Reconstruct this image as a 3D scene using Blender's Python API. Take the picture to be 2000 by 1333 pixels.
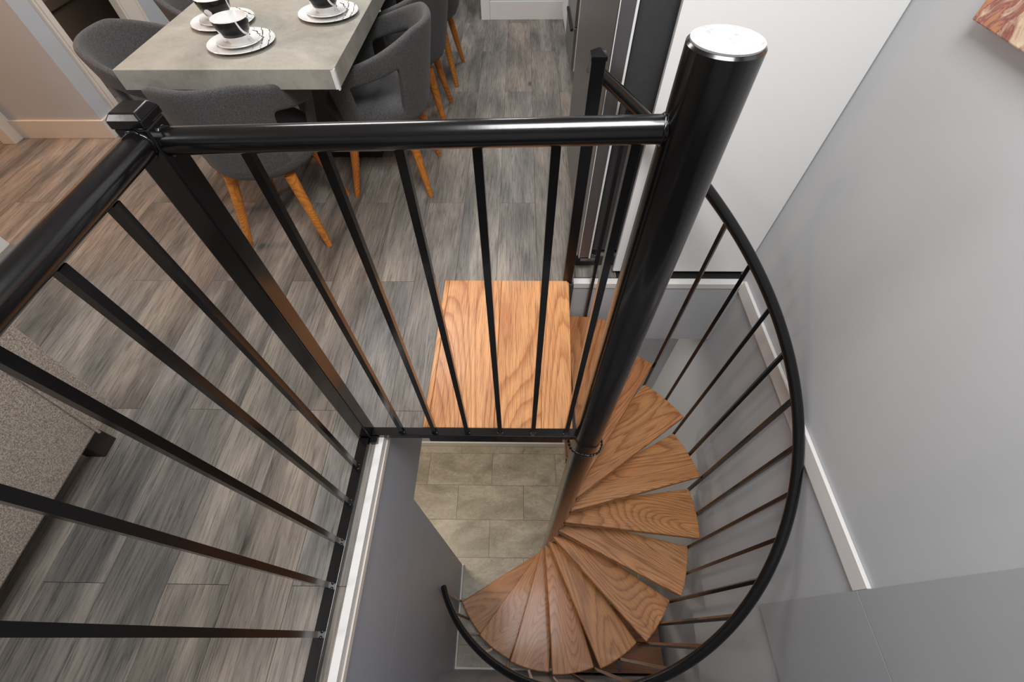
import bpy, bmesh, math, random
from math import sin, cos, radians, pi, sqrt
from mathutils import Vector, Matrix
random.seed(7)
S = bpy.context.scene
COL = S.collection
for o in list(bpy.data.objects): bpy.data.objects.remove(o)

# ---------------------------------------------------------------- camera
cam = bpy.data.objects.new('camera', bpy.data.cameras.new('camera')); COL.objects.link(cam)
yw, pt, rl = radians(-1.5284), radians(-55.1514), radians(-0.8845)
fwd = Vector((sin(yw)*cos(pt), cos(yw)*cos(pt), sin(pt)))
rt = Vector((cos(yw), -sin(yw), 0)); up = rt.cross(fwd)
r2 = rt*cos(rl)+up*sin(rl); u2 = -rt*sin(rl)+up*cos(rl)
M = Matrix((r2, u2, -fwd)).transposed().to_4x4(); M.translation = (.5365, -.5916, 1.4367)
cam.matrix_world = M
cam.data.sensor_width = 36; cam.data.lens = 833.43/2000*36; cam.data.clip_start = .01
S.camera = cam
# ---------------------------------------------------------------- world, lights, exposure
w = bpy.data.worlds.new('world'); S.world = w; w.use_nodes = True
w.node_tree.nodes['Background'].inputs[0].default_value = (.8, .85, .95, 1)
w.node_tree.nodes['Background'].inputs[1].default_value = .5
def area(name, loc, rot, sx, sy, e, c=(1, 1, 1), spread=180):
    l = bpy.data.lights.new(name, 'AREA'); l.shape = 'RECTANGLE'; l.size = sx; l.size_y = sy
    l.energy = e; l.color = c; l.spread = radians(spread)
    o = bpy.data.objects.new(name, l); COL.objects.link(o); o.location = loc; o.rotation_euler = [radians(a) for a in rot]
area('ceiling_lamp_stair', (.75, -.3, 2.42), (0, 0, 0), .8, .8, 50, (.98, .99, 1))
area('ceiling_lamp_dining', (-.5, 2.0, 2.42), (0, 0, 0), .9, .9, 34, (1, .97, .94))
area('ceiling_lamp_living', (-1.7, -.9, 2.42), (0, 0, 0), .6, .6, 17, (1, .97, .94))
area('ceiling_lamp_kitchen', (.4, 3.3, 2.42), (0, 0, 0), .35, .35, 14, (.92, .96, 1))
area('hall_lamp', (-3.0, 1.2, 2.2), (0, -25, 0), .4, .4, 26, (1, .52, .27))
area('back_room_fill', (-2.3, 3.2, 2.2), (0, 0, 0), .3, .3, 7, (1, .9, .78))  # unseen fill light, added to lift the brown room out of black
area('basement_lamp', (-.55, .35, -.66), (0, 0, 0), .4, .4, 22, (1, .86, .68))
area('basement_lamp_back', (.9, .93, -.56), (0, 0, 0), .5, .15, 3, (1, .94, .88))
S.view_settings.view_transform = 'Standard'; S.view_settings.look = 'None'
S.view_settings.gamma = 1; S.view_settings.use_curve_mapping = False
S.view_settings.exposure = 0.0

# ---------------------------------------------------------------- materials
def srgb(r, g, b):
    f = lambda c: (c/255/12.92 if c/255 <= .04045 else ((c/255+.055)/1.055)**2.4)
    return (f(r), f(g), f(b), 1)
def mat(name, rough=.6, metal=0, spec=.5, coat=0):
    m = bpy.data.materials.new(name); m.use_nodes = True
    N = m.node_tree.nodes; b = N['Principled BSDF']
    b.inputs['Roughness'].default_value = rough; b.inputs['Metallic'].default_value = metal
    b.inputs['Specular IOR Level'].default_value = spec; b.inputs['Coat Weight'].default_value = coat
    b.inputs['Coat Roughness'].default_value = .12
    return m, N, m.node_tree.links, b
def coords(N, L, scale, rnd=0, objsp=True):
    tc = N.new('ShaderNodeTexCoord'); mp = N.new('ShaderNodeMapping')
    L.new(tc.outputs['Object'], mp.inputs[0]); mp.inputs['Scale'].default_value = scale
    if rnd:
        oi = N.new('ShaderNodeObjectInfo'); mu = N.new('ShaderNodeVectorMath'); mu.operation = 'SCALE'
        cb = N.new('ShaderNodeCombineXYZ')
        for i in range(3): L.new(oi.outputs['Random'], cb.inputs[i])
        L.new(cb.outputs[0], mu.inputs[0]); mu.inputs['Scale'].default_value = rnd
        L.new(mu.outputs[0], mp.inputs['Location'])
    return mp.outputs[0]
def noise(N, L, vec, scale, detail=4, rough=.55, dist=0):
    n = N.new('ShaderNodeTexNoise'); L.new(vec, n.inputs['Vector'])
    n.inputs['Scale'].default_value = scale; n.inputs['Detail'].default_value = detail
    n.inputs['Roughness'].default_value = rough; n.inputs['Distortion'].default_value = dist
    return n.outputs['Fac']
def ramp(N, L, fac, stops):
    r = N.new('ShaderNodeValToRGB'); L.new(fac, r.inputs[0]); e = r.color_ramp.elements
    while len(e) > 1: e.remove(e[-1])
    e[0].position = stops[0][0]; e[0].color = stops[0][1]
    for p, c in stops[1:]:
        x = e.new(p); x.color = c
    return r.outputs[0]
def mix(N, L, a, b, fac=1., mode='MULTIPLY'):
    m = N.new('ShaderNodeMix'); m.data_type = 'RGBA'; m.blend_type = mode
    for s, v in ((0, fac), (6, a), (7, b)):
        if hasattr(v, 'links') or hasattr(v, 'is_linked'): L.new(v, m.inputs[s])
        else: m.inputs[s].default_value = v
    return m.outputs[2]
def bump(N, L, b, fac, st, dist=.002):
    n = N.new('ShaderNodeBump'); n.inputs['Strength'].default_value = st; n.inputs['Distance'].default_value = dist
    L.new(fac, n.inputs['Height']); L.new(n.outputs[0], b.inputs['Normal'])
def g(v): return (v, v, v, 1)

def paint(name, c, rough=.6, var=.06, spec=.4, sc=2.5):
    m, N, L, b = mat(name, rough, spec=spec)
    v = coords(N, L, (1, 1, 1)); n = noise(N, L, v, sc, 3)
    L.new(mix(N, L, c, ramp(N, L, n, [(.3, g(1-var)), (.7, g(1+0*var))])), b.inputs['Base Color'])
    bump(N, L, b, noise(N, L, v, 140, 2), .12, .001)
    return m
def flat(name, c, rough=.5, metal=0, spec=.5, coat=0):
    m, N, L, b = mat(name, rough, metal, spec, coat)
    v = coords(N, L, (1, 1, 1)); n = noise(N, L, v, 30, 2)
    L.new(mix(N, L, c, ramp(N, L, n, [(.3, g(.9)), (.7, g(1))])), b.inputs['Base Color'])
    return m
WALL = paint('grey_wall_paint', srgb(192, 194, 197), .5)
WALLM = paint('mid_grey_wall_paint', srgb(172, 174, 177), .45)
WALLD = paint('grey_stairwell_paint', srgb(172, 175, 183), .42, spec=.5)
TRIM = paint('white_trim_paint', srgb(228, 225, 222), .4)
TRIMW = paint('cream_trim_paint', srgb(226, 216, 204), .45)
CEIL = paint('ceiling_paint', srgb(235, 235, 232), .8)
PANEL = paint('white_cabinet_laminate', srgb(240, 239, 237), .4, 0, sc=1)
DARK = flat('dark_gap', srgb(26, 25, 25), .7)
BROWN = paint('brown_wall_paint', srgb(96, 82, 70), .6)
SUB = flat('floor_joint', srgb(62, 58, 54), .8)
GROUT = flat('tile_grout', srgb(128, 118, 102), .9)
CERAM = flat('white_ceramic', srgb(236, 236, 234), .12, coat=.4)
STEEL = None

m, N, L, b = mat('black_gloss_metal', .21, spec=.4, coat=.35); BLACK = m
v = coords(N, L, (1, 1, 1)); n = noise(N, L, v, 220, 3)
chips = ramp(N, L, n, [(.0, srgb(11, 10, 11)), (.80, srgb(11, 10, 11)), (.83, srgb(110, 108, 104))])
L.new(chips, b.inputs['Base Color']); bump(N, L, b, noise(N, L, v, 60, 3), .12, .0015)

def steel(name, c, rough, sc=(2, 2, 400), metal=.9):
    m, N, L, b = mat(name, rough, metal)
    v = coords(N, L, sc); n = noise(N, L, v, 1, 4)
    L.new(mix(N, L, c, ramp(N, L, n, [(.3, g(.86)), (.7, g(1))])), b.inputs['Base Color'])
    return m
STEEL = steel('brushed_steel', srgb(150, 148, 148), .36, (400, 400, 2))
FSIDE = steel('fridge_grey_side', srgb(74, 73, 75), .5, (60, 60, 60), .3)

# grey vinyl plank, grain along local Y, tone differs per plank
m, N, L, b = mat('grey_vinyl_plank', .42, spec=.45); PLANK = m
oi = N.new('ShaderNodeObjectInfo')
v1 = coords(N, L, (8, 1.3, 1), 37); broad = noise(N, L, v1, 1, 4, .6, .5)
v2 = coords(N, L, (200, 7, 1), 61); fine = noise(N, L, v2, 1, 5, .7, .2)
v3 = coords(N, L, (38, 3.5, 1), 11); mid = noise(N, L, v3, 1, 6, .68, 1.8)
c = ramp(N, L, broad, [(.28, srgb(94, 92, 91)), (.42, srgb(124, 120, 116)), (.56, srgb(150, 143, 137)), (.72, srgb(176, 167, 158))])
c = mix(N, L, c, ramp(N, L, mid, [(.32, g(.62)), (.47, g(.95)), (.8, g(1.12))]))
c = mix(N, L, c, ramp(N, L, fine, [(.36, g(.55)), (.5, g(1)), (.75, g(1.2))]))
kn = N.new('ShaderNodeTexVoronoi'); L.new(coords(N, L, (4.2, 1.6, 1), 29), kn.inputs['Vector']); kn.inputs['Scale'].default_value = 1
c = mix(N, L, c, ramp(N, L, kn.outputs['Distance'], [(0, g(.3)), (.035, g(.5)), (.07, g(.9)), (.1, g(1))]))
c = mix(N, L, c, ramp(N, L, oi.outputs['Random'], [(0, srgb(222, 224, 224)), (.4, srgb(246, 244, 238)), (.7, srgb(230, 222, 212)), (1, srgb(255, 253, 248))]))
L.new(c, b.inputs['Base Color']); bump(N, L, b, fine, .18, .001)
L.new(ramp(N, L, fine, [(.3, g(.52)), (.7, g(.36))]), b.inputs['Roughness'])

def oak(name, light, dark, rnd=23, rough=.42, axis='X', rings=16):
    m, N, L, b = mat(name, rough, spec=.4, coat=.12)
    A = (lambda a, c: (a, c, c)) if axis == 'X' else (lambda a, c: (c, a, c))
    base = noise(N, L, coords(N, L, A(.55, 3.6), rnd), 1, 1.2, .4, .2)
    def mth(op, a, c=None):
        n = N.new('ShaderNodeMath'); n.operation = op
        if hasattr(a, 'is_linked'): L.new(a, n.inputs[0])
        else: n.inputs[0].default_value = a
        if c is not None:
            if hasattr(c, 'is_linked'): L.new(c, n.inputs[1])
            else: n.inputs[1].default_value = c
        return n.outputs[0]
    jit = noise(N, L, coords(N, L, A(3, 60), rnd), 1, 3, .6)
    ph = mth('FRACT', mth('ADD', mth('MULTIPLY', base, rings*2.2), mth('MULTIPLY', jit, .55)))
    pores = noise(N, L, coords(N, L, A(9, 420), rnd), 1, 3, .62)
    big = noise(N, L, coords(N, L, A(1.5, 7), rnd*2), 1, 2)
    c = ramp(N, L, ph, [(0, mixc(light, dark, .15)), (.4, light), (.7, mixc(light, dark, .45)), (.9, dark), (1, mixc(light, dark, .3))])
    c = mix(N, L, c, ramp(N, L, pores, [(.34, g(.5)), (.5, g(.98)), (.8, g(1.14))]))
    c = mix(N, L, c, ramp(N, L, big, [(.3, srgb(232, 220, 210)), (.7, g(1))]))
    oi = N.new('ShaderNodeObjectInfo')
    c = mix(N, L, c, ramp(N, L, oi.outputs['Random'], [(0, srgb(236, 218, 208)), (.5, g(1)), (1, srgb(246, 242, 220))]))
    L.new(c, b.inputs['Base Color']); bump(N, L, b, pores, .25, .001)
    return m
def mixc(a, b, t): return tuple(a[i]*(1-t)+b[i]*t for i in range(4))
OAK = oak('stained_oak', srgb(206, 148, 98), srgb(162, 108, 66), rings=24)
OAKL = oak('landing_oak', srgb(232, 172, 118), srgb(196, 130, 82), 17, axis='Y', rings=13)
LEGW = oak('orange_beech', srgb(216, 142, 62), srgb(184, 108, 40), 9, .45)
BOXW = oak('brown_board_wood', srgb(140, 98, 66), srgb(110, 76, 52), 5, .6, rings=6)

m, N, L, b = mat('travertine_tile', .38); TILE = m
v = coords(N, L, (1, 1, 1), 51)
n1 = noise(N, L, coords(N, L, (1.6, 3.4, 1), 51), 1.2, 5, .6, 1.0)
n2 = noise(N, L, v, 26, 6, .75); n3 = noise(N, L, coords(N, L, (1.6, 3.0, 1), 33), 2.6, 7, .7, .8)
c = ramp(N, L, n1, [(.32, srgb(140, 132, 116)), (.5, srgb(168, 159, 142)), (.66, srgb(188, 180, 163))])
c = mix(N, L, c, ramp(N, L, n3, [(.3, g(.86)), (.44, g(1.0)), (.46, g(1.12)), (.492, g(.96)), (.5, g(.62)), (.507, g(1.0)), (.55, g(1.14)), (.59, g(.92)), (.75, g(1.12))]))
c = mix(N, L, c, ramp(N, L, n2, [(.3, g(.86)), (.7, g(1.06))]))
L.new(c, b.inputs['Base Color']); bump(N, L, b, n1, .2, .002)

def fabric(name, c, c2, sc=900):
    m, N, L, b = mat(name, .95, spec=.15)
    v = coords(N, L, (1, 1, 1)); n = noise(N, L, v, sc, 2, .7); n2 = noise(N, L, v, 160, 3)
    b.inputs['Sheen Weight'].default_value = .12; b.inputs['Sheen Roughness'].default_value = .5
    k = ramp(N, L, n, [(.35, c2), (.62, c)]); k = mix(N, L, k, ramp(N, L, n2, [(.3, g(.8)), (.7, g(1.1))]))
    L.new(k, b.inputs['Base Color']); bump(N, L, b, n, .5, .001)
    return m
CHAIRF = fabric('charcoal_chair_fabric', srgb(98, 97, 97), srgb(58, 57, 58), 420)
SOFAF = fabric('taupe_sofa_fabric', srgb(196, 184, 170), srgb(122, 111, 101), 260)
FOOTW = flat('dark_foot_wood', srgb(44, 34, 32), .5)

m, N, L, b = mat('grey_concrete_laminate', .35); CONC = m
v = coords(N, L, (1, 1, 1)); n1 = noise(N, L, v, 4, 6, .65, .8); n2 = noise(N, L, v, 60, 4, .7)
c = ramp(N, L, n1, [(.3, srgb(140, 137, 128)), (.5, srgb(162, 158, 148)), (.72, srgb(180, 176, 165))])
c = mix(N, L, c, ramp(N, L, n2, [(.3, g(.88)), (.7, g(1.04))])); L.new(c, b.inputs['Base Color'])

# black crockery with white swooping lines
m, N, L, b = mat('black_swirl_glaze', .16, spec=.25); SWIRL = m
v = coords(N, L, (1, 1, 1)); wv = N.new('ShaderNodeTexWave'); wv.wave_type = 'BANDS'; wv.bands_direction = 'DIAGONAL'
L.new(v, wv.inputs['Vector']); wv.inputs['Scale'].default_value = 7; wv.inputs['Distortion'].default_value = 4; wv.inputs['Detail'].default_value = 0
wv.inputs['Detail Scale'].default_value = 1.2
L.new(ramp(N, L, wv.outputs['Fac'], [(0, srgb(16, 15, 16)), (.965, srgb(16, 15, 16)), (.975, g(.8)), (1, g(.8))]), b.inputs['Base Color'])
m, N, L, b = mat('white_plate_black_strokes', .12, coat=.5); PLATEM = m
v = coords(N, L, (1, 1, 1)); wv = N.new('ShaderNodeTexWave'); wv.wave_type = 'BANDS'; wv.bands_direction = 'X'
L.new(v, wv.inputs['Vector']); wv.inputs['Scale'].default_value = 11; wv.inputs['Distortion'].default_value = 2.0; wv.inputs['Detail'].default_value = 0
wv.inputs['Detail Scale'].default_value = 5
sep = N.new('ShaderNodeSeparateXYZ'); L.new(v, sep.inputs[0])
ln = ramp(N, L, wv.outputs['Fac'], [(0, g(1)), (.955, g(1)), (.975, g(.03)), (1, g(.03))])
msk = N.new('ShaderNodeMapRange'); L.new(sep.outputs[0], msk.inputs[0]); msk.inputs[1].default_value = .035; msk.inputs[2].default_value = .05
bw = mix(N, L, g(1), ln, msk.outputs[0], 'MIX')
L.new(mix(N, L, bw, srgb(236, 236, 234)), b.inputs['Base Color'])

m, N, L, b = mat('painted_canvas', .7); ART = m
v = coords(N, L, (1, 3, 3)); n1 = noise(N, L, v, 3.4, 5, .6, 1.5); n2 = noise(N, L, v, 9, 4)
c = ramp(N, L, n1, [(.28, srgb(236, 224, 196)), (.42, srgb(224, 196, 168)), (.5, srgb(150, 92, 88)), (.56, srgb(196, 140, 104)), (.7, srgb(186, 122, 84))])
c = mix(N, L, c, ramp(N, L, n2, [(.3, g(.85)), (.6, g(1))])); L.new(c, b.inputs['Base Color']); bump(N, L, b, n2, .6, .004)
m, N, L, b = mat('worn_white_cap', .6); CAPM = m
v = coords(N, L, (1, 1, 1)); n1 = noise(N, L, v, 60, 5, .7)
L.new(ramp(N, L, n1, [(.28, srgb(112, 111, 111)), (.42, srgb(152, 152, 154)), (.7, srgb(162, 162, 164))]), b.inputs['Base Color'])

# ---------------------------------------------------------------- mesh helpers
def bm_(): return bmesh.new()
def box(bm, x0, x1, y0, y1, z0, z1):
    vs = [bm.verts.new(p) for p in ((x0, y0, z0), (x1, y0, z0), (x1, y1, z0), (x0, y1, z0), (x0, y0, z1), (x1, y0, z1), (x1, y1, z1), (x0, y1, z1))]
    for f in ((3, 2, 1, 0), (4, 5, 6, 7), (0, 1, 5, 4), (1, 2, 6, 5), (2, 3, 7, 6), (3, 0, 4, 7)): bm.faces.new([vs[i] for i in f])
    return bm
def prism(bm, poly, z0, z1):
    a = [bm.verts.new((x, y, z0)) for x, y in poly]; c = [bm.verts.new((x, y, z1)) for x, y in poly]; n = len(poly)
    bm.faces.new(a[::-1]); bm.faces.new(c)
    for i in range(n): bm.faces.new((a[i], a[(i+1) % n], c[(i+1) % n], c[i]))
    return bm
def frame_of(d):
    d = Vector(d).normalized(); u = Vector((0, 0, 1)) if abs(d.z) < .9 else Vector((1, 0, 0))
    a = d.cross(u).normalized(); return a, a.cross(d).normalized()
def tube(bm, pts, r, seg=20, cap=True, roll=0, rad=None):
    rings = []; n = len(pts); pts = [Vector(p) for p in pts]; prev = None
    for i, p in enumerate(pts):
        d = (pts[min(i+1, n-1)]-pts[max(i-1, 0)])
        a, c = frame_of(d)
        rr = rad[i] if rad else r
        rings.append([bm.verts.new(p+(a*cos(2*pi*k/seg+roll)+c*sin(2*pi*k/seg+roll))*rr) for k in range(seg)])
    for i in range(n-1):
        for k in range(seg): bm.faces.new((rings[i][k], rings[i][(k+1) % seg], rings[i+1][(k+1) % seg], rings[i+1][k]))
    if cap: bm.faces.new(rings[0][::-1]); bm.faces.new(rings[-1])
    return bm
def lathe(bm, prof, seg=40, c=(0, 0, 0)):
    rings = []
    for r, z in prof:
        rings.append([bm.verts.new((c[0]+max(r, 1e-4)*cos(2*pi*k/seg), c[1]+max(r, 1e-4)*sin(2*pi*k/seg), c[2]+z)) for k in range(seg)])
    for i in range(len(prof)-1):
        for k in range(seg): bm.faces.new((rings[i][k], rings[i][(k+1) % seg], rings[i+1][(k+1) % seg], rings[i+1][k]))
    bm.faces.new(rings[0][::-1]); bm.faces.new(rings[-1])
    return bm
def sqbar(bm, p, q, wd, ang=0):      # square bar along p->q, sides turned by ang about the bar
    return tube(bm, [p, q], wd/sqrt(2), 4, roll=pi/4+ang)
def obj(name, bm, m, parent=None, smooth=0, bevel=0, **kw):
    bmesh.ops.recalc_face_normals(bm, faces=bm.faces)
    me = bpy.data.meshes.new(name); bm.to_mesh(me); bm.free()
    if m: me.materials.append(m)
    o = bpy.data.objects.new(name, me); COL.objects.link(o)
    if parent: o.parent = parent; o.matrix_parent_inverse = Matrix.Identity(4)
    if smooth:
        me.polygons.foreach_set('use_smooth', [True]*len(me.polygons))
        try: me.set_sharp_from_angle(angle=radians(smooth))
        except Exception: pass
    if bevel:
        b = o.modifiers.new('b', 'BEVEL'); b.width = bevel; b.segments = 2; b.limit_method = 'ANGLE'; b.angle_limit = radians(40)
    for k, v in kw.items(): o[k] = v
    return o
def thing(name, label, cat, loc=(0, 0, 0), rz=0, group=None):
    o = bpy.data.objects.new(name, None); COL.objects.link(o); o.empty_display_size = .1
    o.location = loc; o.rotation_euler = (0, 0, rz); o['label'] = label; o['category'] = cat
    if group: o['group'] = group
    return o
def tag(o, label, cat, group=None):
    o['label'] = label; o['category'] = cat
    if group: o['group'] = group
    return o
def B(*a): return box(bm_(), *a)
def struct(name, bm, m, parent=None, label=None, **kw):
    o = obj(name, bm, m, parent, **kw)
    if not parent: o['kind'] = 'structure'
    if label: o['label'] = label
    return o
def dup(root, loc, rz=0, label=None, group=None):
    r = root.copy(); COL.objects.link(r); r.location = loc; r.rotation_euler = (0, 0, rz)
    if label: r['label'] = label
    if group: r['group'] = group
    for ch in list(root.children):
        c = ch.copy(); COL.objects.link(c); c.parent = r
        for gch in ch.children:
            d = gch.copy(); COL.objects.link(d); d.parent = c
    return r

ZF = -2.85      # basement floor
# ---------------------------------------------------------------- upper floor and its planks
bm = bm_()
box(bm, -3.6, .034, -2.4, 5.2, -.62, -.006)
box(bm, .034, .2, .02, .72, -.05, -.006)
box(bm, .034, .785, .722, 5.2, -.53, -.006); box(bm, .785, 1.604, .816, 5.2, -.53, -.0755)
box(bm, .785, 1.604, .91, 5.2, -.0754, -.006)
box(bm, .034, 1.604, -2.4, -.861, -.42, -.006)
floor = struct('floor', bm, SUB, label='grey wood plank floor of the upper dining level')
regs = [(-3.6, .036, -2.4, 5.2), (.036, .2, .022, .736), (.036, .785, .736, 5.2), (.785, 1.604, .91, 5.2), (.785, 1.0, .832, .909)]
PW, PL = .1865, 1.21
i = -21
while True:
    x0 = .0605-PW*(-i) if i < 0 else .0605+PW*i
    if x0 > 1.6: break
    off = -.475 if i % 2 else .09
    idx = -3
    while True:
        y0 = off+PL*idx; idx += 1
        if y0 > 5.2: break
        gx = .0007; parts = []
        for a0, a1, b0, b1 in regs:
            lo = -.066 if b1 == .909 else 0
            X0, X1, Y0, Y1 = max(x0+gx, a0), min(x0+PW-gx, a1), max(y0+gx, b0), min(y0+PL-gx, b1)
            if X1-X0 > .004 and Y1-Y0 > .004: parts.append((X0, X1, Y0, Y1, lo))
        if not parts: continue
        if y0+PL < -1.3: continue
        cx, cy = x0+PW/2, y0+PL/2
        bm = bm_()
        for X0, X1, Y0, Y1, lo in parts: box(bm, X0-cx, X1-cx, Y0-cy, Y1-cy, lo-.006, lo+random.uniform(-.0002, .0002))
        o = obj('plank', bm, PLANK, floor); o.location = (cx, cy, 0)
    i += 1
# stairwell edges
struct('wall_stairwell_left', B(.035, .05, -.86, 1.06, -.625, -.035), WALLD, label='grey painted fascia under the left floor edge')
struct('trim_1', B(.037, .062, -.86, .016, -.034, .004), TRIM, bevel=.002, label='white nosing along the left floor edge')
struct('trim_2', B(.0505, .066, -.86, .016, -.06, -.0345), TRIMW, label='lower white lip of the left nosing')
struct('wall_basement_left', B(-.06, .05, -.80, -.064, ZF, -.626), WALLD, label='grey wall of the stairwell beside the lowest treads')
struct('wall_stairwell_back', B(.785, 1.604, .800, .8155, -.53, -.108), WALL, label='grey fascia under the back floor edge')
struct('trim_3', B(.787, 1.604, .795, .831, -.107, -.074), TRIM, bevel=.002, label='white nosing along the back floor edge')
struct('painted_gap_shade', B(1.0, 1.604, .8315, .909, -.075, -.070), DARK, label='dark strip painted as the shadow gap under the white cabinet')  # near-black strip on the ledge, paints in the shade below the cabinet panel
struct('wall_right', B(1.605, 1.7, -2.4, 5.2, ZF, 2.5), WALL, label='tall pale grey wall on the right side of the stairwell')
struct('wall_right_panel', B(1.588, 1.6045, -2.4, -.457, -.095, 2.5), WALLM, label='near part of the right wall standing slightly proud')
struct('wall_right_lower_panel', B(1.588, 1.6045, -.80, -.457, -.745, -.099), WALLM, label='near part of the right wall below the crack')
struct('baseboard_right', B(1.590, 1.6045, -.456, .794, -.122, -.052), TRIM, bevel=.002, label='white board running along the right wall at floor level')
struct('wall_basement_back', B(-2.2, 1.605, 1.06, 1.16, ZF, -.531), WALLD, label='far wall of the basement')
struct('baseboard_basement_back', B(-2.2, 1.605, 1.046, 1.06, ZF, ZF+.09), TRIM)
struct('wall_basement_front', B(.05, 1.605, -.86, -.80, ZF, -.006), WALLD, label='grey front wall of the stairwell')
struct('baseboard_basement_front', B(.05, 1.605, -.80, -.786, ZF, ZF+.05), TRIM)
struct('baseboard_basement_left', B(.05, .062, -.786, -.06, ZF, ZF+.05), TRIM)
struct('wall_basement_side', B(-2.3, -2.2, -.9, 1.16, ZF, -.62), WALL)
struct('wall_basement_near', B(-2.2, -.06, -.9, -.80, ZF, -.62), WALL)
bf = struct('floor_basement', B(-2.2, 1.605, -.80, 1.06, ZF-.1, ZF-.005), GROUT, label='stone tile floor of the basement')
for r in range(7):
    y0 = .97-.323*(r); y1 = y0+.323
    y0, y1 = max(y0, -.797), min(y1, 1.045)
    xo = -.045 if r % 2 == 0 else .278
    for k in range(-4, 4):
        x0, x1 = max(xo+.64*k, -2.2), min(xo+.64*k+.64, 1.602)
        if x1-x0 < .02 or y1-y0 < .02: continue
        cx, cy = (x0+x1)/2, (y0+y1)/2
        o = obj('tile', box(bm_(), x0-cx+.0015, x1-cx-.0015, y0-cy+.0015, y1-cy-.0015, -.005, 0), TILE, bf); o.location = (cx, cy, ZF)

# ---------------------------------------------------------------- upper walls
struct('ceiling', B(-4.2, 1.6, -2.4, 5.3, 2.5, 2.6), CEIL)
struct('wall_front', B(-4.2, 1.6, -2.5, -2.4, -.006, 2.5), WALL)
struct('wall_back', B(.235, 1.605, 3.80, 3.90, 0, 2.5), WALL, label='pale wall at the far end of the aisle')
struct('baseboard_back', B(.275, .95, 3.786, 3.80, 0, .13), TRIM, bevel=.002, label='white baseboard at the far end of the aisle')
struct('trim_4', B(.20, .275, 3.78, 3.91, 0, 2.3), TRIM, bevel=.003, label='white door casing at the left end of the far wall')
struct('wall_back_left', B(-3.6, -.5, 3.80, 3.90, 0, 2.5), WALL)
struct('baseboard_back_left', B(-1.99, -.5, 3.786, 3.80, 0, .13), TRIM)
struct('wall_back_hall', B(-3.6, 1.605, 5.2, 5.3, 0, 2.5), WALL)
# stub between hallway and the brown room (corner at -1.99, 1.94)
struct('wall_left_stub', B(-2.56, -1.99, 1.94, 2.058, 0, 2.5), WALL, label='pale wall end facing the stair, beside the dark doorway')
struct('baseboard_left_front', B(-2.56, -1.976, 1.926, 1.94, 0, .11), TRIMW, bevel=.002, label='white baseboard on the front of the wall end')
struct('baseboard_left_side', B(-1.99, -1.976, 1.94, 2.06, 0, .11), TRIMW, bevel=.002)
def casing(name, y0, y1, lab):
    o = struct(name, B(-2.02, -1.972, y0, y1, 0, 2.15), TRIMW, label=lab, bevel=.002)
    obj('moulding', B(-1.972, -1.962, y0+.012, y0+.03, 0, 2.15), TRIMW, o, bevel=.002)
    obj('moulding', B(-1.972, -1.962, y1-.03, y1-.012, 0, 2.15), TRIMW, o, bevel=.002)
casing('trim_5', 2.059, 2.118, 'near white casing of the dark doorway')
casing('trim_6', 2.62, 2.80, 'far white casing of the dark doorway')
struct('wall_left_back', B(-2.1, -1.99, 2.80, 3.80, 0, 2.5), WALL, label='pale wall beyond the dark doorway')
bw_ = struct('wall_brown_room', B(-2.6, -2.5, 2.09, 3.8, 0, 2.5), BROWN, label='brown surface inside the doorway behind the left chairs')
obj('moulding', B(-2.5, -2.475, 2.09, 3.8, .42, .48), BROWN, bw_, bevel=.006)
obj('moulding', B(-2.5, -2.48, 2.09, 3.8, .06, .13), BROWN, bw_, bevel=.006)
# hallway left, warm light
struct('wall_hall_left', B(-3.6, -3.5, -2.4, 2.09, 0, 2.5), WALL)
struct('trim_7', B(-2.64, -2.56, 1.86, 1.97, 0, 2.15), TRIMW, bevel=.003, label='white door casing at the left edge of the photo')
struct('wall_hall_back', B(-3.5, -2.64, 1.94, 2.09, 0, 2.5), TRIMW)
struct('wall_left', B(-2.1, -2.0, -2.4, .96, 0, 2.5), WALL, label='left wall end with white baseboard')
struct('baseboard_left', B(-2.0, -1.985, -2.4, .975, 0, .11), TRIM)

# ---------------------------------------------------------------- spiral staircase
LX, LY = .7844, 0.0
stair = thing('spiral_staircase', 'black metal spiral staircase with orange oak treads winding down from the landing', 'staircase', (LX, LY, ZF))
def sp(x, y, z): return Vector((x, y, z-ZF))           # stair local
CR = .0475
bm = bm_(); lathe(bm, [(CR-.003, 0), (CR, .003), (CR, 4.067), (CR-.003, 4.07)], 64)
colm = obj('column', bm, BLACK, stair, smooth=40)
obj('cap', lathe(bm_(), [(CR-.0035, 4.0702), (CR-.0035, 4.0725), (CR-.006, 4.0735)], 64), CAPM, colm, smooth=30, label='worn white top face')
bm = bm_()
pts = [sp(.060*cos(t)-.004, .060*sin(t)-.004, -.045+.006*sin(3*t)-.02*sin(t)) for t in [2*pi*k/48 for k in range(49)]]
tube(bm, pts, .0026, 8, cap=False)
for ph_ in (0, pi):
    tube(bm, [sp((.060+.0028*cos(14*t+ph_))*cos(t)-.004, (.060+.0028*cos(14*t+ph_))*sin(t)-.004, -.045+.0028*sin(14*t+ph_)+.006*sin(3*t)-.02*sin(t)) for t in [2*pi*k/168 for k in range(169)]], .0022, 6, cap=False)
obj('wire_ring', bm, BLACK, stair, smooth=60, label='loose black wire ring around the column')
RT, DT, P0, ZT0, HH = .7825, radians(20.5781), radians(52.6909), -.5125, .2128
def tread_poly(back=radians(20.1), rt_=RT):
    c = back/2
    cd = Vector((cos(c), sin(c))); pd = Vector((-sin(c), cos(c)))
    P = [cd*.02-pd*.047]
    n = 4
    for k in range(n+1): a = back*k/n; P.append(Vector((cos(a), sin(a)))*rt_)
    P.append(cd*.02+pd*.047)
    return [(p.x, p.y) for p in P]
tb = bm_(); prism(tb, tread_poly(), -.030, 0)
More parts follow.
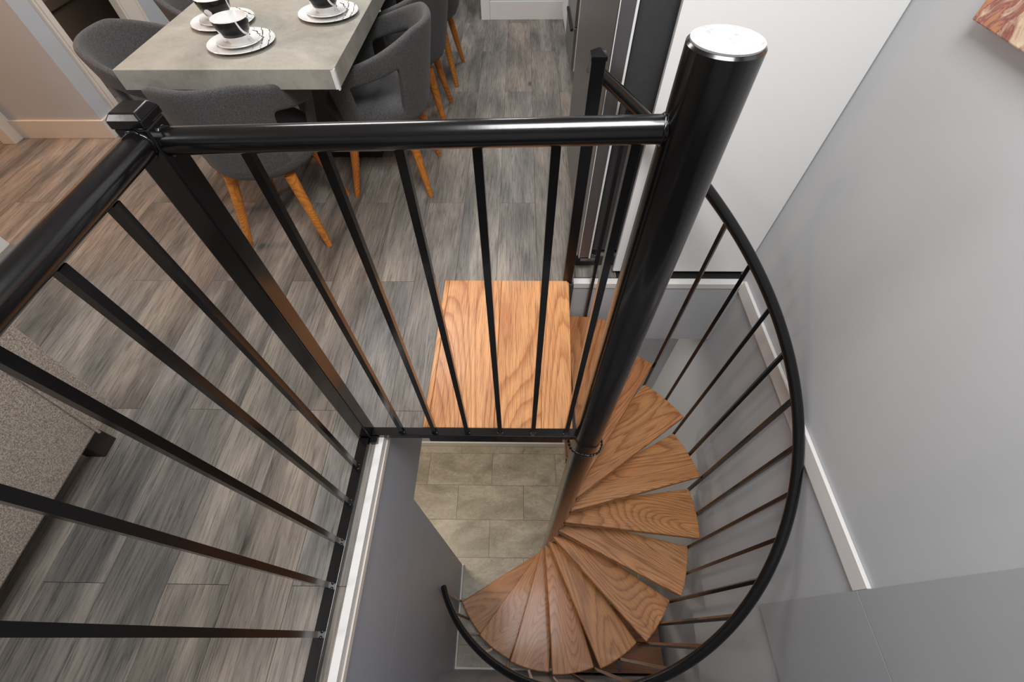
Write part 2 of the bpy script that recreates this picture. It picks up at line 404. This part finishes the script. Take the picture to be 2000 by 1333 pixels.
bmesh.ops.recalc_face_normals(tb, faces=tb.faces); tme = bpy.data.meshes.new('tread'); tb.to_mesh(tme); tb.free(); tme.materials.append(OAK)
bb = bm_()
P = tread_poly(radians(19.1), RT-.012)
n_ = len(P)
for k in range(n_):
    a, c = Vector(P[k]), Vector(P[(k+1) % n_])
    d = (c-a); nn = Vector((d.y, -d.x)).normalized()*-.004
    if d.length < 1e-4: continue
    prism(bb, [(a.x, a.y), (c.x, c.y), (c.x+nn.x, c.y+nn.y), (a.x+nn.x, a.y+nn.y)], -.062, -.0305)
bmesh.ops.recalc_face_normals(bb, faces=bb.faces); bme = bpy.data.meshes.new('bracket'); bb.to_mesh(bme); bb.free(); bme.materials.append(BLACK)
for n in range(-1, 11):
    ang = P0-n*DT; z = ZT0-n*HH
    t = bpy.data.objects.new('tread', tme); COL.objects.link(t); t.parent = stair
    t.location = sp(0, 0, z); t.rotation_euler = (0, 0, ang)
    md = t.modifiers.new('b', 'BEVEL'); md.width = .007; md.segments = 3; md.limit_method = 'ANGLE'; md.angle_limit = radians(35)
    k = bpy.data.objects.new('bracket', bme); COL.objects.link(k); k.parent = t
    k.rotation_euler = (0, 0, radians(.5))
# handrail
RR, T0, ZH = .789, radians(52.1324), .4474
def hp(k, r=RR): a = T0-k*DT/2; return sp(r*cos(a), r*sin(a), ZH-k*HH/2)
bm = bm_(); tube(bm, [hp(-3.97+.1*j) for j in range(int((20.2+3.97)/.1)+1)], .0195, 20)
obj('handrail', bm, BLACK, stair, smooth=50)
BW = .0145
for k in range(-3, 21):
    a = T0-k*DT/2
    n = (k+1)//2 if k % 2 else k//2+1
    z0 = ZT0-n*HH-.028
    if k > 19: z0 = ZT0-10*HH-.03
    x, y = RR*cos(a), RR*sin(a)
    bm = bm_(); sqbar(bm, sp(x, y, z0), sp(x, y, ZH-k*HH/2-.01), BW, a)
    obj('baluster', bm, BLACK, stair)
# back post
px_, py_ = .756-LX, .752
bm = bm_(); q = .0205
box(bm, px_-q, px_+q, py_-q, py_+q, -.42-ZF, .905-ZF)
po = obj('post', bm, BLACK, stair, bevel=.002)
bm = bm_(); prism(bm, [(px_-q-.002, py_-q-.002), (px_+q+.002, py_-q-.002), (px_+q+.002, py_+q+.002), (px_-q-.002, py_+q+.002)], .905-ZF, .915-ZF)
v0 = [bm.verts.new((px_+a*(q+.002), py_+c*(q+.002), .9152-ZF)) for a, c in ((-1, -1), (1, -1), (1, 1), (-1, 1))]; tp = bm.verts.new((px_, py_, .932-ZF))
for k in range(4): bm.faces.new((v0[k], v0[(k+1) % 4], tp))
obj('post_cap', bm, BLACK, po)
# landing (part of the stair)
ld = obj('landing', B(.21-LX, .748-LX, .02, .706, -.06-ZF, -.022-ZF), BLACK, stair)
obj('rim', B(.212-LX, .70-LX, .004, .02, -.075-ZF, -.012-ZF), BLACK, ld)
def board(poly, lab=None):
    cx = sum(p[0] for p in poly)/len(poly); cy = sum(p[1] for p in poly)/len(poly)
    bm = bm_(); prism(bm, [(x-cx, y-cy) for x, y in poly], -.024, 0)
    o = obj('board', bm, OAKL, ld, bevel=.0025); o.location = (cx-LX, cy, .012-ZF)
    return o
board([(.196, .022), (.214, .022), (.224, .733), (.203, .733)])
board([(.2148, .022), (.4515, .022), (.4575, .733), (.2248, .733)])
board([(.4523, .022), (.62, .022), (.633, .733), (.4583, .733)])
board([(.6206, .022), (.731, .022), (.733, .08), (.7615, .72), (.752, .733), (.6336, .733)])

# ---------------------------------------------------------------- guard railing
gr = thing('guard_railing', 'black metal guard railing with square bars, turning a corner at a thick post', 'railing', (0, 0, 0))
S_ = .115; X0 = .1293
pw = .0235
bm = B(-.002-pw, -.002+pw, -pw, pw, .0, 1.125); 
post = obj('post', bm, BLACK, gr, bevel=.003)
def capm(cx, cy, q, z):
    bm = bm_(); prism(bm, [(cx-q, cy-q), (cx+q, cy-q), (cx+q, cy+q), (cx-q, cy+q)], z, z+.012)
    vs = [bm.verts.new((cx+a*q, cy+c*q, z+.0122)) for a, c in ((-1, -1), (1, -1), (1, 1), (-1, 1))]
    ts = [bm.verts.new((cx+a*q*.74, cy+c*q*.74, z+.020)) for a, c in ((-1, -1), (1, -1), (1, 1), (-1, 1))]
    for k in range(4): bm.faces.new((vs[k], vs[(k+1) % 4], ts[(k+1) % 4], ts[k]))
    bm.faces.new(ts)
    return bm
obj('post_cap', capm(-.002, 0, pw+.001, 1.125), BLACK, post, bevel=.002)
RZ = 1.1
obj('top_rail', tube(bm_(), [(.018, -.002, RZ-.004), (LX-CR+.006, 0, RZ+.012)], .0195, 28), BLACK, gr, smooth=50)
obj('top_rail', tube(bm_(), [(-.002, -.02, RZ+.003), (-.002, -1.2, RZ+.003)], .0195, 28), BLACK, gr, smooth=50)
obj('bottom_rail', B(.022, LX-CR+.01, -.015, .015, .0, .026), BLACK, gr, bevel=.0015)
obj('bottom_rail', B(-.018, .016, -1.2, -.0265, .003, .028), BLACK, gr, bevel=.0015)
obj('bracket', B(.021, .046, -.04, -.0155, -.01, .022), BLACK, gr, bevel=.002)
wl = bm_()
def blob(bm, c, r, sz=1):
    bmesh.ops.create_icosphere(bm, subdivisions=2, radius=r, matrix=Matrix.Translation(c) @ Matrix.Diagonal((1, 1, sz, 1)))
for i in range(6):
    x = X0+i*S_
    zt = RZ-.004+.016*(x/LX)
    obj('baluster', sqbar(bm_(), (x, 0, .024), (x, 0, zt-.012), BW), BLACK, gr)
    for a in (-1, 1): blob(wl, (x+a*.008, -.004, .027), .0045, .7)
for j in range(1, 10):
    y = -.0117-.116*j
    obj('baluster', sqbar(bm_(), (-.003, y, .026), (-.003, y, RZ-.018), BW), BLACK, gr)
    for a in (-1, 1): blob(wl, (.004, y+a*.007, .029), .0045, .7)
def ring(c, ax, r=.0188, q=.0024):
    pts = []
    for t in range(25):
        a = 2*pi*t/24; rr = r+.0012*sin(5*a)+.0008*sin(11*a)
        d = Vector((0, cos(a), sin(a))) if ax == 'x' else Vector((cos(a), 0, sin(a)))
        pts.append(Vector(c)+d*rr)
    tube(wl, pts, q, 8, cap=False)
ring((.0225, 0, RZ-.004), 'x'); ring((-.002, -.0245, RZ+.003), 'y'); ring((LX-CR-.001, 0, RZ+.012), 'x')
obj('weld', wl, BLACK, gr, smooth=80, kind='stuff')

# ---------------------------------------------------------------- wooden box in the stairwell corner
bx = thing('wooden_box', 'low brown wooden box on the tile floor under the treads in the stairwell corner', 'box', (1.2, -.57, ZF))
obj('carcass', B(-.30, .365, -.21, .19, 0, .50), BOXW, bx)
obj('lid', B(-.305, .37, -.214, .195, .50, .52), BOXW, bx, bevel=.002)
obj('hinge', B(.045, .068, -.205, -.12, .52, .527), BLACK, bx, bevel=.001)

# ---------------------------------------------------------------- fridge, cabinets
fr = thing('refrigerator', 'tall stainless steel refrigerator with dark grey side, left of the white cabinet', 'refrigerator', (.87, .85, 0))
obj('body', B(.0, .60, .062, .92, .03, 1.85), FSIDE, fr, bevel=.004)
dr = obj('door', B(-.062, -.006, .0, .92, .04, 1.85), STEEL, fr, bevel=.006)
obj('seal', B(-.006, .0, .01, .92, .05, 1.84), DARK, dr)
obj('edge_strip', B(-.014, -.007, -.003, .0, .04, 1.85), CERAM, dr)
obj('edge_strip', B(-.060, -.0575, -.0025, .0, .04, 1.85), CERAM, dr)
for fx in (.03, .55): obj('foot', lathe(bm_(), [(.02, 0), (.02, .03)], 16, (fx, .08, 0)), DARK, fr)
obj('hinge', B(-.05, .02, .004, .03, .015, .029), STEEL, fr, bevel=.002)
tc_ = thing('tall_cabinet', 'tall plain white cabinet side standing on the back floor edge against the right wall', 'cabinet', (1.235, .85, 0))
obj('side_panel', B(-.252, .366, .0, .02, -.046, 2.3), PANEL, tc_, bevel=.0015)
obj('carcass', B(-.232, .366, .0205, .055, -.045, 2.3), PANEL, tc_)
obj('plinth', B(-.20, .36, .028, .052, -.0698, -.0455), DARK, tc_)
dw = thing('base_cabinet', 'white kitchen base cabinet with steel drawer fronts at the far right of the aisle', 'cabinet', (.9, 2.6, 0))
obj('carcass', B(.0, .6, .0, 1.1, .09, .88), PANEL, dw)
obj('plinth', B(.04, .6, .01, 1.1, 0, .09), DARK, dw)
for k, (z0, z1) in enumerate(((.10, .34), (.345, .6), (.605, .87))):
    d_ = obj('drawer', B(-.02, -.001, .005, .60, z0, z1), STEEL, dw, bevel=.003)
    obj('handle', B(-.035, -.0205, .1, .5, z1-.05, z1-.035), DARK, d_)
    obj('door', B(-.02, -.001, .605, 1.095, z0, z1), PANEL, dw, bevel=.003)
obj('worktop', B(-.03, .6, -.01, 1.1, .881, .92), CONC, dw)

# ---------------------------------------------------------------- painting
pa = thing('painting', 'unframed canvas painting in cream, brown and dusty red on the right wall', 'painting', (1.604, .17, 1.045))
obj('canvas', B(-.032, 0, -.42, .42, 0, .62), ART, pa, bevel=.003)

# ---------------------------------------------------------------- dining table
TX0, TX1, TY0, TY1, TZ = -.905, -.118, 1.035, 2.75, .76
tb_ = thing('dining_table', 'long dining table with thick grey concrete-look top', 'table', ((TX0+TX1)/2, (TY0+TY1)/2, 0))
hx, hy = (TX1-TX0)/2, (TY1-TY0)/2
obj('tabletop', B(-hx, hx, -hy, hy, TZ-.068, TZ), CONC, tb_, bevel=.0015)
bm = bm_(); box(bm, hx-.003, hx+.0022, -hy-.0022, -hy+.012, TZ-.070, TZ-.001); box(bm, hx-.012, hx+.0018, -hy-.003, -hy+.001, TZ-.066, TZ-.004)
obj('corner_tape', bm, CERAM, tb_, label='torn white film on the near right corner')
obj('apron', B(-hx+.12, hx-.12, -hy+.2, hy-.2, TZ-.10, TZ-.0685), DARK, tb_)
obj('pedestal', B(-.17, .17, -.10, .10, .06, TZ-.101), FSIDE, tb_)
bp = obj('base_plate', B(-.24, .24, -.17, .50, 0, .055), DARK, tb_, bevel=.003)
obj('steel_edge', B(-.238, .238, -.1735, -.1702, .035, .042), STEEL, bp)
obj('pedestal', B(-.17, .17, .30, .42, .0555, TZ-.101), FSIDE, tb_)

def plate_bm(r, h):
    return lathe(bm_(), [(r*.55, 0), (r*.58, .002), (r*.97, h), (r, h+.002), (r*.985, h+.004), (r*.6, .006), (.001, .005)], 56)
def setting(x, y, where, rz=0):
    p = tag(obj('dinner_plate', plate_bm(.123, .011), PLATEM, smooth=50), f'large white plate with black strokes under the bowl {where}', 'plate', 'dinner plates on the table')
    p.location = (x, y, TZ); p.rotation_euler = (0, 0, rz)
    s = tag(obj('side_plate', plate_bm(.083, .010), PLATEM, smooth=50), f'smaller white plate stacked on the large plate {where}', 'plate', 'side plates on the table')
    s.location = (x-.004, y, TZ+.0062); s.rotation_euler = (0, 0, rz+.4)
    b_ = thing('bowl', f'black bowl with white swirls and white inside {where}', 'bowl', (x-.006, y-.004, TZ+.0118), rz, 'bowls on the table')
    obj('body', lathe(bm_(), [(.0475, .026), (.056, .04), (.0625, .064), (.0645, .076), (.0637, .0762), (.0465, .0262)], 56), SWIRL, b_, smooth=60)
    obj('foot', lathe(bm_(), [(.033, 0), (.034, .004), (.038, .010), (.0475, .0255), (.044, .0256), (.001, .0258)], 56), CERAM, b_, smooth=50)
    obj('inside', lathe(bm_(), [(.0452, .0342), (.0498, .0502), (.0618, .0764), (.0645, .0767), (.0630, .0785), (.0606, .0782), (.047, .046), (.03, .031), (.001, .030)], 56), CERAM, b_, smooth=50)
setting(-.517, 1.245, 'nearest the table end', .3)
setting(-.672, 1.455, 'on the left side of the table', .9)
setting(-.262, 1.535, 'on the right side of the table', .1)

# ---------------------------------------------------------------- dining chairs
def chair_shell():
    bm = bm_(); NU, NV = 36, 10
    grid = []
    for i in range(NU+1):
        u = -1+2*i/NU                      # -1 left arm tip, 0 back centre, +1 right arm tip
        a = u*radians(115)                 # plan angle from back (-y)
        au = abs(u)
        top = .758-.01*au**2 - .14*max(0, (au-.27)/.73)**1.1
        bot = .40
        row = []
        for j in range(NV+1):
            v = j/NV
            z = bot+(top-bot)*v
            f = ((z-.40)/.38)
            rx = .205+.08*f; ry = .215+.07*f
            x = rx*sin(a); y = -ry*cos(a)
            if au > .62: y += (au-.62)*.12
            row.append(bm.verts.new((x, y, z)))
        grid.append(row)
    for i in range(NU):
        um = abs(-1+2*(i+.5)/NU)
        for j in range(NV):
            if .44 < um < .82 and 1 <= j <= 6: continue
            bm.faces.new((grid[i][j], grid[i+1][j], grid[i+1][j+1], grid[i][j+1]))
    return bm
def make_chair(label):
    t = thing('dining_chair', label, 'chair', group='charcoal chairs round the table')
    o = obj('backrest', chair_shell(), CHAIRF, t, smooth=80)
    md = o.modifiers.new('s', 'SOLIDIFY'); md.thickness = .034; md.offset = 0
    md = o.modifiers.new('u', 'SUBSURF'); md.levels = 2; md.render_levels = 2
    bm = bm_()
    lathe(bm, [(.10, .335), (.17, .345), (.215, .375), (.232, .41), (.228, .44), (.21, .462), (.15, .47), (.02, .472)], 40)
    for v in bm.verts:                    # squarer, deeper towards the front
        if v.co.y > 0: v.co.y *= 1.12
        v.co.x *= 1.0
    obj('seat', bm, CHAIRF, t, smooth=80)
    bm = bm_(); sqbar(bm, (-.13, -.13, .335), (.13, .13, .335), .035); sqbar(bm, (.13, -.13, .3345), (-.13, .13, .3345), .035)
    obj('cross_frame', bm, LEGW, t)
    for sx in (-1, 1):
        for sy in (-1, 1):
            bm = bm_(); tube(bm, [(sx*.195, sy*.20, 0), (sx*.165, sy*.17, .15), (sx*.13, sy*.135, .345)], 0, 18, rad=[.0135, .019, .0245])
            obj('leg', bm, LEGW, t, smooth=50)
    return t
ch = make_chair('charcoal tub chair with its back to the railing at the near end of the table')
ch.location = (-.585, 1.165, 0); ch.rotation_euler = (0, 0, radians(1))
CG = 'charcoal chairs round the table'
dup(ch, (-.138, 1.552, 0), radians(90), 'charcoal tub chair at the right side of the table, nearest the railing', CG)
dup(ch, (-.12, 2.17, 0), radians(92), 'charcoal tub chair on the right side of the table, behind the first one', CG)
dup(ch, (-.10, 2.79, 0), radians(88), 'farthest charcoal tub chair on the right side of the table, mostly hidden', CG)
dup(ch, (-.95, 1.42, 0), radians(-80), 'charcoal tub chair on the left side of the table, in front of the dark doorway', CG)
dup(ch, (-.99, 2.06, 0), radians(-92), 'charcoal tub chair on the left side of the table, cut by the top edge', CG)

# ---------------------------------------------------------------- sofa
so = thing('sofa', 'taupe woven fabric sofa seen from behind at the left edge, on a dark wooden foot', 'sofa', (-.85, 0, 0))
def lean(z): return .02+.22*max(0, z-.14)
def slabp(y0, y1, z0, z1, t, inset=0):
    bm = bm_(); nz = 6
    L_ = []
    for k in range(nz+1):
        z = z0+(z1-z0)*k/nz; L_.append((lean(z)-inset, z))
    prof = L_+[(x-t, z) for x, z in L_[::-1]]
    a = [bm.verts.new((x, y0, z)) for x, z in prof]; c = [bm.verts.new((x, y1, z)) for x, z in prof]
    bm.faces.new(a[::-1]); bm.faces.new(c)
    for k in range(len(prof)): bm.faces.new((a[k], a[(k+1) % len(prof)], c[(k+1) % len(prof)], c[k]))
    return bm
obj('back_frame', slabp(-2.0, .024, .14, .82, .16), SOFAF, so, bevel=.015, smooth=60)
obj('border', slabp(-.058, .034, .142, .80, .05, -.006), SOFAF, so, bevel=.008)
bm = bm_(); tube(bm, [(lean(z)+.006, -.062, z) for z in (.14, .3, .5, .8)], .004, 8); tube(bm, [(lean(z)+.004, -.30-.02*z, z) for z in (.14, .3, .5, .8)], .003, 8)
obj('seam', bm, SOFAF, so, smooth=60)
obj('seat_base', B(-.95, -.16, -2.0, .0, .14, .42), SOFAF, so, bevel=.02)
for fx in (-.08, -.85):
    for fy in (-.06, -1.9): obj('foot', B(fx-.035, fx+.035, fy-.035, fy+.035, 0, .139), FOOTW, so, bevel=.004)
